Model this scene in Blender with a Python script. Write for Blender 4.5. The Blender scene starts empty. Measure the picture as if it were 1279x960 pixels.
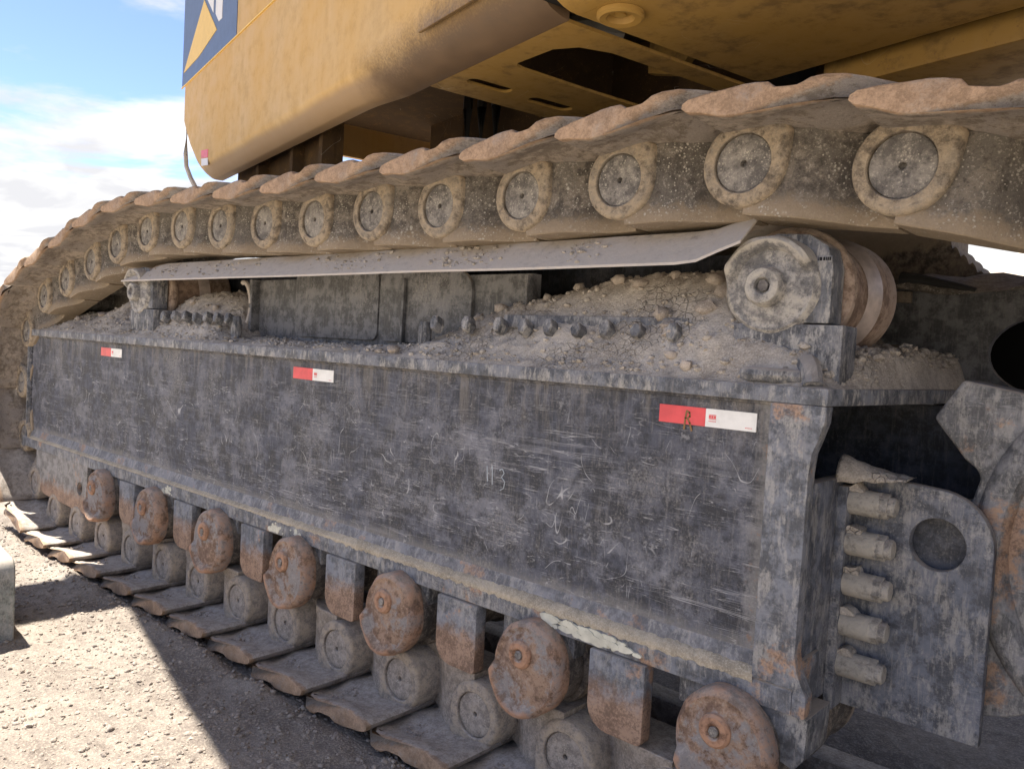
import bpy, bmesh, math, random
from mathutils import Vector, Matrix, noise
C = bpy.context.scene.collection
SC = bpy.context.scene
R = math.radians
PI = math.pi
random.seed(7)

# ------------------------------------------------------------------ camera
YAW, PIT, ROL = .722, .046, .0555
cd = bpy.data.cameras.new('camera')
cam = bpy.data.objects.new('camera', cd); C.objects.link(cam); SC.camera = cam
F = Vector((-math.sin(YAW)*math.cos(PIT), math.cos(YAW)*math.cos(PIT), -math.sin(PIT)))
Rt = F.cross(Vector((0, 0, 1))).normalized(); Up = Rt.cross(F)
R2 = Rt*math.cos(ROL)+Up*math.sin(ROL); U2 = -Rt*math.sin(ROL)+Up*math.cos(ROL)
m3 = Matrix((R2, U2, -F)).transposed()
cam.matrix_world = Matrix.Translation((0, -2.25, 1.633)) @ m3.to_4x4()
cd.sensor_fit = 'HORIZONTAL'; cd.sensor_width = 36; cd.lens = 36*1000/1279
cd.clip_start = .05; cd.clip_end = 3000

# ------------------------------------------------------------------ sun, sky, exposure
SUN_EL, SUN_AZ = R(66), R(9)
sdir = Vector((-math.cos(SUN_AZ)*math.cos(SUN_EL), -math.sin(SUN_AZ)*math.cos(SUN_EL), math.sin(SUN_EL)))
sl = bpy.data.lights.new('sun', 'SUN'); sl.energy = 2.3; sl.angle = R(.5); sl.color = (1, .94, .84)
so = bpy.data.objects.new('sun', sl); C.objects.link(so)
so.rotation_euler = (-sdir).to_track_quat('-Z', 'Y').to_euler(); so.location = (0, 0, 30)
SC.view_settings.view_transform = 'Standard'
SC.view_settings.look = 'None'
SC.view_settings.gamma = 1
SC.view_settings.use_curve_mapping = False
SC.view_settings.exposure = 2.65

W = bpy.data.worlds.new('World'); SC.world = W; W.use_nodes = True
def build_world():
    nt = W.node_tree; nt.nodes.clear()
    n = nt.nodes.new; L = nt.links.new
    out = n('ShaderNodeOutputWorld'); bg = n('ShaderNodeBackground'); bg.inputs[1].default_value = .085
    sky = n('ShaderNodeTexSky'); sky.sky_type = 'NISHITA'; sky.sun_disc = False
    sky.sun_elevation = SUN_EL; sky.sun_rotation = math.atan2(sdir.x, sdir.y)
    sky.altitude = 4500; sky.air_density = .6; sky.dust_density = .2; sky.ozone_density = 3.0
    tc = n('ShaderNodeTexCoord'); sx = n('ShaderNodeSeparateXYZ'); L(tc.outputs['Generated'], sx.inputs[0])
    za = n('ShaderNodeMath'); za.operation = 'ADD'; za.inputs[1].default_value = .10; L(sx.outputs[2], za.inputs[0])
    zm = n('ShaderNodeMath'); zm.operation = 'MAXIMUM'; zm.inputs[1].default_value = .06; L(za.outputs[0], zm.inputs[0])
    dx = n('ShaderNodeMath'); dx.operation = 'DIVIDE'; L(sx.outputs[0], dx.inputs[0]); L(zm.outputs[0], dx.inputs[1])
    dy = n('ShaderNodeMath'); dy.operation = 'DIVIDE'; L(sx.outputs[1], dy.inputs[0]); L(zm.outputs[0], dy.inputs[1])
    cb = n('ShaderNodeCombineXYZ'); L(dx.outputs[0], cb.inputs[0]); L(dy.outputs[0], cb.inputs[1])
    nz = n('ShaderNodeTexNoise'); nz.inputs['Scale'].default_value = 1.15; nz.inputs['Detail'].default_value = 8
    nz.inputs['Roughness'].default_value = .58; nz.inputs['Distortion'].default_value = .35; L(cb.outputs[0], nz.inputs['Vector'])
    # cover thins out towards the zenith
    el = n('ShaderNodeMapRange'); L(sx.outputs[2], el.inputs[0])
    el.inputs[1].default_value = .12; el.inputs[2].default_value = .22; el.inputs[3].default_value = .27; el.inputs[4].default_value = .035
    ad = n('ShaderNodeMath'); ad.operation = 'ADD'; L(nz.outputs[0], ad.inputs[0]); L(el.outputs[0], ad.inputs[1])
    cv = n('ShaderNodeMapRange'); cv.interpolation_type = 'SMOOTHSTEP'; L(ad.outputs[0], cv.inputs[0])
    cv.inputs[1].default_value = .50; cv.inputs[2].default_value = .66
    # cloud body: white with bluish grey folds
    n2 = n('ShaderNodeTexNoise'); n2.inputs['Scale'].default_value = 2.3; n2.inputs['Detail'].default_value = 6; n2.inputs['Distortion'].default_value = .5
    mp = n('ShaderNodeMapping'); mp.inputs['Location'].default_value = (3, 7, 1); mp.inputs['Scale'].default_value = (.8, 1.25, 1)
    L(cb.outputs[0], mp.inputs[0]); L(mp.outputs[0], n2.inputs['Vector'])
    cr = n('ShaderNodeValToRGB'); e = cr.color_ramp.elements
    e[0].position = .38; e[0].color = (1.68, 1.68, 1.74, 1); e[1].position = .60; e[1].color = (2.36, 2.34, 2.28, 1)
    L(n2.outputs[0], cr.inputs[0])
    mx = n('ShaderNodeMix'); mx.data_type = 'RGBA'; L(cv.outputs[0], mx.inputs[0]); hs = n('ShaderNodeHueSaturation'); hs.inputs['Hue'].default_value = .503; hs.inputs['Saturation'].default_value = .92; hs.inputs['Value'].default_value = .88; L(sky.outputs[0], hs.inputs['Color']); L(hs.outputs[0], mx.inputs[6]); L(cr.outputs[0], mx.inputs[7])
    L(mx.outputs[2], bg.inputs[0]); L(bg.outputs[0], out.inputs[0])
build_world()

# ------------------------------------------------------------------ node helper
class G:
    def __init__(s, name):
        s.m = bpy.data.materials.new(name); s.m.use_nodes = True
        s.t = s.m.node_tree; s.t.nodes.clear()
        s.geo = s.t.nodes.new('ShaderNodeNewGeometry')
        s.pos = s.geo.outputs['Position']
    def n(s, k): return s.t.nodes.new(k)
    def put(s, sock, v):
        if hasattr(v, 'is_linked') or isinstance(v, bpy.types.NodeSocket): s.t.links.new(v, sock)
        else:
            if isinstance(v, tuple) and len(v) == 3 and sock.type == 'RGBA': v = (*v, 1)
            sock.default_value = v
    def map(s, scale=(1, 1, 1), rot=(0, 0, 0), loc=(0, 0, 0), vec=None):
        q = s.n('ShaderNodeMapping'); s.put(q.inputs[0], vec or s.pos)
        q.inputs['Scale'].default_value = scale; q.inputs['Rotation'].default_value = rot; q.inputs['Location'].default_value = loc
        return q.outputs[0]
    def noise(s, scale, detail=4, rough=.55, vec=None, dist=0.):
        q = s.n('ShaderNodeTexNoise'); s.put(q.inputs['Vector'], vec or s.pos)
        q.inputs['Scale'].default_value = scale; q.inputs['Detail'].default_value = detail
        q.inputs['Roughness'].default_value = rough; q.inputs['Distortion'].default_value = dist
        return q.outputs[0]
    def vor(s, scale, vec=None, feat='F1'):
        q = s.n('ShaderNodeTexVoronoi'); q.feature = feat; s.put(q.inputs['Vector'], vec or s.pos); q.inputs['Scale'].default_value = scale
        return q.outputs['Distance']
    def rng(s, v, a, b, c=0., d=1., smooth=True):
        q = s.n('ShaderNodeMapRange'); q.interpolation_type = 'SMOOTHSTEP' if smooth else 'LINEAR'
        s.put(q.inputs[0], v)
        for i, x in enumerate((a, b, c, d)): q.inputs[i+1].default_value = x
        return q.outputs[0]
    def op(s, o, a, b=0.):
        q = s.n('ShaderNodeMath'); q.operation = o; s.put(q.inputs[0], a); s.put(q.inputs[1], b); q.use_clamp = False
        return q.outputs[0]
    def mul(s, a, b): return s.op('MULTIPLY', a, b)
    def add(s, a, b): return s.op('ADD', a, b)
    def mx(s, a, b): return s.op('MAXIMUM', a, b)
    def mix(s, f, a, b):
        q = s.n('ShaderNodeMix'); q.data_type = 'RGBA'; s.put(q.inputs[0], f); s.put(q.inputs[6], a); s.put(q.inputs[7], b)
        return q.outputs[2]
    def up(s, a=.2, b=.8):
        q = s.n('ShaderNodeSeparateXYZ'); s.put(q.inputs[0], s.geo.outputs['Normal']); return s.rng(q.outputs[2], a, b)
    def xyz(s, i):
        q = s.n('ShaderNodeSeparateXYZ'); s.put(q.inputs[0], s.pos); return q.outputs[i]
    def line(s, scale, width, vec=None, detail=1.5, dist=.3):
        """thin curved contour lines of a noise field: scratches"""
        v = s.noise(scale, detail, .5, vec, dist)
        return s.rng(s.op('ABSOLUTE', s.op('SUBTRACT', v, .5)), 0, width, 1, 0)
    def out(s, col, rough=.75, bump=None, bs=.3, bd=.01, metal=0., spec=.35):
        p = s.n('ShaderNodeBsdfPrincipled'); s.put(p.inputs['Base Color'], col); s.put(p.inputs['Roughness'], rough)
        p.inputs['Metallic'].default_value = metal; p.inputs['Specular IOR Level'].default_value = spec
        if bump is not None:
            b = s.n('ShaderNodeBump'); b.inputs['Strength'].default_value = bs; b.inputs['Distance'].default_value = bd
            s.put(b.inputs['Height'], bump); s.t.links.new(b.outputs[0], p.inputs['Normal'])
        o = s.n('ShaderNodeOutputMaterial'); s.t.links.new(p.outputs[0], o.inputs[0])
        return s.m

DUST = (.34, .29, .245)
RUST = (.36, .17, .085)

def dots(g, scale, r, dens):
    """small thrown up flecks of mud: round spots, more of them where dens says so"""
    d = g.vor(scale); q = g.noise(scale*.33, 3, .6)
    return g.mul(g.rng(g.add(d, g.mul(g.op('SUBTRACT', q, .5), 1.1)), r, r*.55), dens)
def m_dark(name, base=(.045, .048, .058), dust=.5, scratch=1., rust=.0, streak=True, updust=1., rz=None, chalk=0., border=False):
    g = G(name)
    a = g.noise(2.6, 10, .66); b = g.noise(14, 10, .72); c = g.noise(120, 5, .7)
    col = g.mix(g.rng(b, .42, .60), tuple(x*.7 for x in base), tuple(x*1.7 for x in base))
    col = g.mix(g.mul(g.rng(g.add(g.mul(a, .55), g.mul(b, .45)), .48, .60), .6*dust), col, (.22, .215, .225))
    if chalk:   # dried dust rubbed into vertical flecks and patches
        v1 = g.noise(46, 9, .74, g.map((1, 1, .32))); v2 = g.noise(15, 8, .7, g.map((1, 1, .55), loc=(6, 2, 1)))
        col = g.mix(g.mul(g.rng(g.add(g.mul(v1, .55), g.mul(v2, .45)), .49, .58), chalk), col, g.mix(c, (.30, .29, .275), (.47, .445, .41)))
    if streak:
        st = g.noise(13, 9, .72, g.map((5, 5, .5))); st2 = g.noise(40, 7, .7, g.map((3, 3, .35), loc=(3, 3, 3)))
        col = g.mix(g.mul(g.rng(g.add(g.mul(st, .5), g.mul(st2, .5)), .51, .60), .42*dust), col, (.33, .31, .29))
    col = g.mix(g.mul(g.rng(g.add(g.mul(c, .6), g.mul(a, .4)), .53, .62), .55*dust), col, (.42, .395, .36))
    col = g.mix(g.mul(g.rng(g.add(g.mul(c, .6), g.mul(b, .4)), .46, .38), .5), col, tuple(x*.5 for x in base))
    h = g.add(g.mul(b, .6), g.mul(c, .35))
    if scratch:
        msk = g.rng(g.noise(1.9, 4, .6), .42, .56)
        k1 = g.rng(g.noise(15, 4, .6), .36, .56)
        kl = g.rng(g.noise(2.2, 3, .6, g.map((.6, 1, 2), loc=(3, 3, 8))), .44, .56)
        l7 = g.mul(g.mul(g.line(5, .0028, g.map((.10, .2, 3.0), (0, R(3), 0), (1, 6, 4)), 3), kl), .8)
        l8 = g.mul(g.mul(g.line(8, .0035, g.map((.09, .2, 2.6), (0, R(-2), 0), (5, 6, 4)), 3), kl), .6)
        l1 = g.mul(g.line(3.2, .0042, g.map((.35, .35, 2.8), (0, R(4), 0)), 5), g.rng(g.noise(6, 2, .5), .45, .55))
        l2 = g.mul(g.line(4.4, .0036, g.map((.25, .25, 3.8), (0, R(-5), 0), (3, 1, 8)), 5), g.rng(g.noise(4.3, 2, .5, g.map(loc=(9, 2, 3))), .44, .56))
        l6 = g.mul(g.line(7, .005, g.map((.16, .2, 3.4), (0, R(2), 0), (1, 1, 4)), 4), g.rng(g.noise(5.3, 2, .5, g.map(loc=(9, 7, 3))), .48, .58))
        l3 = g.mul(g.line(2.6, .0034, g.map((1, 1, 1), loc=(5, 5, 5)), 2), g.rng(g.noise(7, 2, .5, g.map(loc=(2, 8, 3))), .55, .62))
        l4 = g.mul(g.line(5, .0065, g.map((2.2, 1, .5), (0, R(25), 0), loc=(1, 5, 7)), 2), g.rng(g.noise(9, 2, .5, g.map(loc=(2, 1, 6))), .55, .63))
        l5 = g.mul(g.line(6, .0055, g.map((1.4, 1, .7), (0, R(-38), 0), loc=(7, 5, 2)), 1), g.rng(g.noise(8, 2, .5, g.map(loc=(6, 1, 6))), .56, .64))
        sm = g.rng(g.noise(9, 11, .76, g.map((.28, .3, 3.6), (0, R(3), 0))), .51, .61)
        sm2 = g.rng(g.noise(5, 12, .78, g.map((.8, 1, 1), loc=(8, 2, 4))), .49, .63)
        wp = g.rng(g.noise(21, 6, .7, g.map((.6, .6, .6), loc=(1, 8, 4))), .64, .72)
        s_ = g.mx(g.mul(g.mx(g.mx(g.mul(l1, .7), g.mul(l6, .7)), g.mx(g.mx(l2, l5), g.mx(l3, l4))), k1), g.mx(l7, l8))
        if border:
            lowz = g.rng(g.add(g.xyz(2), g.mul(a, .5)), 1.72, 1.50, .35, 1.)
            sm = g.mul(sm, lowz); sm2 = g.mul(sm2, lowz); s_ = g.mul(s_, lowz)
        col = g.mix(g.mul(g.mx(g.mul(sm, g.mul(msk, .55)), g.mul(sm2, .85)), min(1, .46*scratch)), col, g.mix(b, (.19, .192, .222), (.34, .34, .368)))
        col = g.mix(g.mul(g.mx(s_, g.mul(wp, .4)), min(1, .62*scratch)), col, (.52, .515, .52))
    if border:  # paint worn and caked pale towards the frame round the panel, mud runs from the ledge above
        z = g.xyz(2); x = g.xyz(0)
        bx = g.rng(g.add(x, g.mul(g.op('SUBTRACT', b, .5), .16)), -1.045, -.985)
        bz = g.mul(g.rng(g.add(z, g.mul(g.op('SUBTRACT', b, .5), .16)), .815, .765), .7)
        run = g.mul(g.rng(g.noise(20, 8, .7, g.map((1, 1, .10))), .47, .60), g.rng(g.add(z, g.mul(g.noise(8, 3, .5, g.map((1, 1, .1))), .5)), 1.52, 1.80))
        col = g.mix(g.mul(g.mx(bx, bz), .55), col, g.mix(c, (.20, .19, .18), (.42, .40, .37)))
        col = g.mix(g.mul(run, .28), col, (.34, .30, .255))
        rl = g.mul(g.rng(g.noise(16, 7, .7, g.map(loc=(3, 3, 9))), .57, .66), bx)
        col = g.mix(g.mul(rl, .8), col, (.33, .18, .10))
    if rust:
        r = g.rng(g.add(g.mul(g.noise(4, 10, .70), .75), g.mul(b, .25)), .565-.04*rust, .625-.04*rust)
        if rz: r = g.mx(r, g.rng(g.add(g.xyz(2), g.add(g.mul(b, .22), g.mul(g.noise(9, 3), .10))), rz+.16+.045, rz+.16-.045))
        col = g.mix(g.mul(r, .85), col, g.mix(g.rng(g.add(g.mul(b, .5), g.mul(c, .5)), .42, .58), (.20, .12, .078), (.42, .265, .17)))
    col = g.mix(g.mul(g.up(.3, .9), .85*updust), col, g.mix(b, (.28, .245, .21), (.48, .42, .36)))
    return g.out(col, g.rng(b, .3, .7, .5, .8), h, .3, .006)

def m_steel(name, lo, hi, edge=None, speck=.5, bs=.5, tint=None, tip=False, low=None, dot=0., band=None):
    """dust caked cast steel"""
    g = G(name)
    a = g.noise(5, 9, .66); b = g.noise(26, 10, .74); c = g.noise(130, 5, .72)
    f = g.add(g.mul(b, .6), g.mul(c, .4))
    col = g.mix(g.rng(g.add(g.mul(a, .45), g.mul(b, .55)), .43, .57), lo, hi)
    if tint: col = g.mix(g.rng(g.add(g.mul(g.noise(4.3, 8, .66, g.map(loc=(4, 4, 1))), .7), g.mul(b, .3)), .485, .545), col, tint)
    col = g.mix(g.mul(g.rng(g.add(g.mul(c, .6), g.mul(b, .4)), .53, .61), speck), col, (.47, .43, .375))
    col = g.mix(g.mul(g.rng(g.add(g.mul(c, .55), g.mul(b, .45)), .47, .39), .55), col, tuple(x*.42 for x in lo))
    if band: # tan grime on the running lip (object height)
        tc0 = g.n('ShaderNodeTexCoord'); q0 = g.n('ShaderNodeSeparateXYZ'); g.put(q0.inputs[0], tc0.outputs['Object'])
        col = g.mix(g.mul(g.rng(g.add(q0.outputs[2], g.mul(g.op('SUBTRACT', b, .5), .16)), -.075, -.125), .85), col, g.mix(f, tuple(x*.65 for x in band), tuple(x*1.3 for x in band)))
    if low: col = g.mix(g.mul(g.rng(g.add(g.xyz(2), g.mul(a, .3)), .75, .55), .85), col, g.mix(g.rng(f, .42, .58), tuple(x*.68 for x in low), tuple(x*1.25 for x in low)))
    if dot: col = g.mix(g.mx(dots(g, 52, .25, g.rng(g.noise(6, 4, .6), .54, .66)), dots(g, 95, .26, g.rng(g.noise(11, 4, .6, g.map(loc=(5, 1, 1))), .44, .56))), col, (.40, .37, .32)) if dot == 1 else col
    col = g.mix(g.mul(g.up(.35, .9), .75), col, g.mix(g.rng(f, .42, .58), (.31, .27, .235), (.52, .46, .40)))
    if tip:
        tc = g.n('ShaderNodeTexCoord'); q = g.n('ShaderNodeSeparateXYZ'); g.put(q.inputs[0], tc.outputs['Object'])
        e = g.rng(g.add(q.outputs[1], g.mul(g.op('SUBTRACT', b, .5), .07)), -.200, -.222)
        col = g.mix(g.mul(e, .88), col, g.mix(g.rng(f, .42, .58), tuple(x*.72 for x in edge), tuple(x*1.15 for x in edge)))
    elif edge:
        pt = g.rng(g.add(g.geo.outputs['Pointiness'], g.mul(g.op('SUBTRACT', b, .5), .14)), .53, .575)
        col = g.mix(g.mul(pt, .8), col, edge)
    return g.out(col, .82, g.add(g.mul(b, 1.), g.mul(c, .5)), bs, .009)

def m_yellow(name, base, grime=.3, dark=(.10, .06, .025), dust=(.50, .38, .22), dusty=.4, gz=0, matt=False):
    g = G(name)
    a = g.noise(1.6, 5, .6); b = g.noise(11, 6, .68); st = g.noise(7, 4, .6, g.map((4, 4, .35)))
    col = g.mix(g.mul(g.rng(a, .3, .75), dusty), base, dust)
    col = g.mix(g.mul(g.rng(st, .45, .75), .22*dusty), col, tuple(min(1, x*1.25) for x in dust))
    col = g.mix(g.mul(g.rng(g.add(b, g.mul(a, .5)), .70, .98), grime), col, dark)
    c = g.noise(90, 2, .6)
    col = g.mix(g.mul(g.rng(g.add(c, g.mul(b, .5)), .90, .97), grime*.8), col, (.2, .11, .05))
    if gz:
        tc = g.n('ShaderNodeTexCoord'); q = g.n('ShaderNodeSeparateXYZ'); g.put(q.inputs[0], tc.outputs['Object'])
        grime_shade = g.mul(g.rng(g.add(g.xyz(2), g.add(g.mul(a, .22), g.mul(c, .12))), gz+.20, gz+.02), g.rng(g.add(q.outputs[0], g.mul(b, .3)), 2.6, 2.95))
        lip_shade = g.rng(g.add(g.xyz(2), g.mul(g.op('SUBTRACT', a, .5), .05)), 2.80, 2.755)
        col = g.mix(g.mul(lip_shade, .75), col, g.mix(b, (.22, .15, .10), (.36, .26, .18)))  # brown film on the lip, with the bevel's shade put into it
        col = g.mix(g.mul(grime_shade, .9), col, g.mix(b, (.05, .033, .022), (.14, .088, .052)))  # corner grime, darkened further to stand for the shade on its underside
    col = g.mix(g.mul(g.line(3, .003, g.map((1.5, 1.5, 1.5), (0, .4, .3)), 1), g.mul(g.rng(g.noise(4, 2), .55, .66), .5*grime)), col, (.62, .56, .46))
    return g.out(col, .92 if matt else g.rng(b, .3, .7, .48, .68), g.mul(b, .3), .12, .004, spec=.1 if matt else .3)

def m_flat(name, col, rough=.6, var=.25, metal=0.):
    g = G(name); b = g.noise(18, 5, .6)
    return g.out(g.mix(g.rng(b, .3, .7), tuple(x*(1-var) for x in col), tuple(min(1, x*(1+var*.6)) for x in col)), rough, b, .2, .004, metal)

def m_soil(name, lo, hi, pale, sc=1., bs=.9, bd=.02, cracks=.0, bounce_y=None):
    g = G(name)
    a = g.noise(2.1*sc, 5, .6); b = g.noise(17*sc, 7, .7); c = g.noise(95*sc, 4, .7)
    col = g.mix(g.rng(g.add(g.mul(a, .6), g.mul(b, .4)), .36, .64), lo, hi)
    col = g.mix(g.mul(g.rng(g.add(c, g.mul(b, .3)), .64, .78), .7), col, pale)
    col = g.mix(g.mul(g.rng(g.add(c, g.mul(b, .3)), .56, .46), .45), col, tuple(x*.5 for x in lo))
    if bounce_y is not None: col = g.mix(g.rng(g.add(g.xyz(1), g.mul(a, .8)), bounce_y+.6, bounce_y), col, g.mix(b, (.38, .325, .25), (.56, .49, .39)))  # paler ground out of view, added to bounce light onto the machine
    h = g.add(b, g.mul(c, .5))
    if cracks:
        d = g.vor(34, g.map(vec=None), 'DISTANCE_TO_EDGE')
        cr = g.mul(g.rng(d, .0, .05, 1, 0), g.rng(g.noise(3.4, 3, .5), .48, .58))
        col = g.mix(g.mul(cr, cracks), col, tuple(x*.3 for x in lo)); h = g.op('SUBTRACT', h, g.mul(cr, 1.2))
    return g.out(col, .93, h, bs, bd, spec=.2)

M = {}
M['panel'] = m_dark('scratched_dark_panel', (.046, .049, .063), .42, 1.25, border=True)
M['flange'] = m_dark('dusty_blue_flange', (.12, .127, .145), .7, .35, rust=.55, chalk=.7)
M['topflange'] = m_dark('dusty_top_flange', (.105, .112, .13), .8, .2, rust=.0, chalk=.8)
M['inner'] = m_dark('dark_inner_paint', (.038, .042, .054), .35, .0, streak=True, updust=.6)  # dark paint of the inner plates
M['web'] = m_dark('grey_web_paint', (.105, .105, .108), .55, .0, streak=True)
M['guard'] = m_dark('rust_dipped_guard', (.13, .137, .155), .7, .35, rust=.3, rz=.50, chalk=.4)
M['leftguard'] = m_dark('rust_dipped_end_plate', (.19, .18, .17), .7, .2, rust=.25, rz=.40, chalk=.3)
M['bracket'] = m_dark('dusty_bracket_paint', (.085, .092, .112), .8, .35, chalk=.55)
M['carrier'] = m_dark('dusty_carrier_casting', (.085, .088, .098), .8, .0, chalk=.75)
M['cap'] = m_steel('rusty_roller_cap', (.18, .115, .082), (.37, .25, .175), (.48, .27, .165), .4, .7, (.27, .245, .235))
M['collar'] = m_steel('rust_collar', (.22, .125, .08), (.40, .235, .155), (.46, .26, .16), .25, .5)
M['ccap'] = m_steel('pale_dusted_cap', (.17, .165, .165), (.44, .415, .385), (.50, .46, .40), .8, .9)
M['drum'] = m_steel('dark_roller_drum', (.06, .052, .048), (.16, .135, .115), (.26, .21, .16), .35, .6)
M['shoe'] = m_steel('dusty_track_shoe', (.18, .148, .12), (.36, .305, .255), (.42, .28, .18), .3, .6, (.26, .225, .20), tip=True)
M['wall'] = m_steel('speckled_link_side', (.085, .074, .064), (.21, .18, .15), None, .5, .6, (.13, .115, .10), low=(.33, .285, .245), dot=1, band=(.30, .235, .165))
M['boss'] = m_steel('dusty_pin_boss', (.15, .122, .095), (.31, .255, .19), (.42, .33, .23), .45, .7, (.24, .205, .165), low=(.34, .295, .255))
M['pin'] = m_steel('grey_track_pin', (.12, .11, .105), (.25, .23, .21), None, .6, .5, low=(.33, .285, .245), dot=1)
M['hole'] = m_flat('black_bore', (.008, .007, .006), .9, .1)
M['wheel'] = m_steel('brown_roller_wheel', (.17, .115, .085), (.31, .22, .165), (.42, .33, .26), .15, .25)
M['shine'] = m_flat('rubbed_bright_steel', (.50, .42, .38), .40, .25, .3)
M['skid'] = m_steel('worn_slide_plate', (.24, .23, .235), (.46, .43, .40), (.55, .50, .45), .45, .5, (.36, .255, .185))
M['sprocket'] = m_dark('worn_sprocket', (.13, .13, .135), .9, .6, rust=1.2, chalk=.6)
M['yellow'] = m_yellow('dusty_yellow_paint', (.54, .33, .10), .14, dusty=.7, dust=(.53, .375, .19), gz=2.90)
M['yunder'] = m_yellow('grimy_shaded_yellow', (.32, .19, .045), .7, dust=(.31, .21, .095), dusty=.5)  # grimy yellow made darker for the shade under the body
M['ydark'] = m_yellow('shaded_inner_yellow', (.07, .044, .024), .9, dust=(.075, .05, .028), dusty=.3, matt=True)  # inner paint darkened to brown, shade under the body put in
M['blackgap'] = m_flat('black_gap_fill', (.012, .011, .010), .8, .2)  # dark of the open gap painted on as black filler
M['navy'] = m_flat('navy_decal', (.10, .15, .27), .5, .1)
M['white'] = m_flat('white_print', (.72, .72, .74), .5, .06)
M['decalyellow'] = m_flat('yellow_print', (.74, .50, .14), .5, .06)
M['red'] = m_flat('red_reflector', (.72, .085, .095), .35, .12)
M['reflwhite'] = m_flat('white_reflector', (.80, .79, .76), .35, .10)
M['dirtmark'] = m_flat('brown_smear', (.28, .16, .07), .9, .3)
M['paintsplat'] = m_flat('cream_paint_splash', (.62, .60, .50), .7, .2)
M['chalk'] = m_flat('pale_chalk', (.42, .46, .50), .9, .2)
M['dirt'] = m_soil('heaped_dirt', (.36, .315, .268), (.58, .52, .45), (.68, .615, .54), 1.8, .9, .012, .10)
M['caked'] = m_soil('caked_sand', (.30, .26, .20), (.50, .43, .33), (.58, .51, .41), 2., .8, .006)
M['stone'] = m_soil('dusty_stone', (.28, .24, .205), (.47, .405, .345), (.56, .49, .42), 2.2, .6, .008)
M['ground'] = m_soil('crushed_ground', (.19, .16, .137), (.32, .275, .235), (.45, .39, .32), 1., .9, .02, bounce_y=-1.9)
M['gravel'] = m_soil('ground_gravel', (.20, .17, .15), (.37, .315, .265), (.48, .42, .35), 1.8, .6, .006)
M['bank'] = m_soil('pale_sand_bank', (.36, .31, .25), (.52, .45, .37), (.6, .54, .46), .4, .9, .05)
M['block'] = m_dark('worn_grey_block', (.17, .19, .18), .8, .4, chalk=.5)
M['pipe'] = m_flat('pale_pipe', (.5, .45, .38), .6, .15)
M['hose'] = m_flat('black_hose', (.03, .03, .03), .5, .2)
M['plaingrey'] = m_flat('plain_grey', (.30, .29, .27), .7, .2)

# ------------------------------------------------------------------ mesh helpers
def box(bm, x0, x1, y0, y1, z0, z1):
    v = [bm.verts.new((x, y, z)) for z in (z0, z1) for y in (y0, y1) for x in (x0, x1)]
    for f in ((0, 2, 3, 1), (4, 5, 7, 6), (0, 1, 5, 4), (2, 6, 7, 3), (0, 4, 6, 2), (1, 3, 7, 5)):
        bm.faces.new([v[i] for i in f])

def prism(bm, pts, a, b, ax='y'):
    def p3(p, h): return (p[0], h, p[1]) if ax == 'y' else ((p[0], p[1], h) if ax == 'z' else (h, p[0], p[1]))
    A = [bm.verts.new(p3(p, a)) for p in pts]; B = [bm.verts.new(p3(p, b)) for p in pts]
    bm.faces.new(A); bm.faces.new(B[::-1])
    for i in range(len(pts)):
        j = (i+1) % len(pts); bm.faces.new((A[i], B[i], B[j], A[j]))

def loft(bm, rings, cap=True, closed=True):
    VR = [[bm.verts.new(p) for p in r] for r in rings]
    n = len(VR[0])
    for a, b in zip(VR[:-1], VR[1:]):
        for i in range(n if closed else n-1):
            j = (i+1) % n
            try: bm.faces.new((a[i], a[j], b[j], b[i]))
            except ValueError: pass
    if cap:
        bm.faces.new(VR[0][::-1]); bm.faces.new(VR[-1])

def lathe(bm, prof, c, n=36, a0=0, a1=2*PI):
    """prof: (radius, y) pairs, axis along Y through (cx, cz)"""
    full = abs(a1-a0-2*PI) < 1e-6
    k = n if full else n+1
    rows = []
    for r, y in prof:
        if r < 1e-6: rows.append([bm.verts.new((c[0], y, c[1]))])
        else: rows.append([bm.verts.new((c[0]+r*math.cos(a0+(a1-a0)*i/n), y, c[1]+r*math.sin(a0+(a1-a0)*i/n))) for i in range(k)])
    for a, b in zip(rows[:-1], rows[1:]):
        for i in range(n):
            j = (i+1) % k
            if len(a) == 1 and len(b) == 1: continue
            if len(a) == 1: bm.faces.new((a[0], b[j], b[i]))
            elif len(b) == 1: bm.faces.new((a[i], a[j], b[0]))
            else: bm.faces.new((a[i], a[j], b[j], b[i]))

def tube(bm, pts, r, n=10):
    pts = [Vector(p) for p in pts]; rings = []
    for i, p in enumerate(pts):
        d = (pts[min(i+1, len(pts)-1)]-pts[max(i-1, 0)]).normalized()
        s = d.cross(Vector((0, 0, 1)));
        if s.length < 1e-3: s = d.cross(Vector((0, 1, 0)))
        s.normalize(); t = d.cross(s)
        rr = r[i] if isinstance(r, (list, tuple)) else r
        rings.append([p+(s*math.cos(2*PI*k/n)+t*math.sin(2*PI*k/n))*rr for k in range(n)])
    loft(bm, rings)

def hexbolt(bm, c, r, h, ax='y', n=6, sgn=-1):
    pts = [(r*math.cos(2*PI*i/n+.3), r*math.sin(2*PI*i/n+.3)) for i in range(n)]
    if ax == 'y': prism(bm, [(c[0]+x, c[2]+z) for x, z in pts], c[1], c[1]+sgn*h, 'y')
    elif ax == 'x': prism(bm, [(c[1]+x, c[2]+z) for x, z in pts], c[0], c[0]+sgn*h, 'x')
    else: prism(bm, [(c[0]+x, c[1]+z) for x, z in pts], c[2], c[2]+sgn*h, 'z')

def finish(me, ang=35):
    for p in me.polygons: p.use_smooth = True
    me.set_sharp_from_angle(angle=R(ang))

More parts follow.
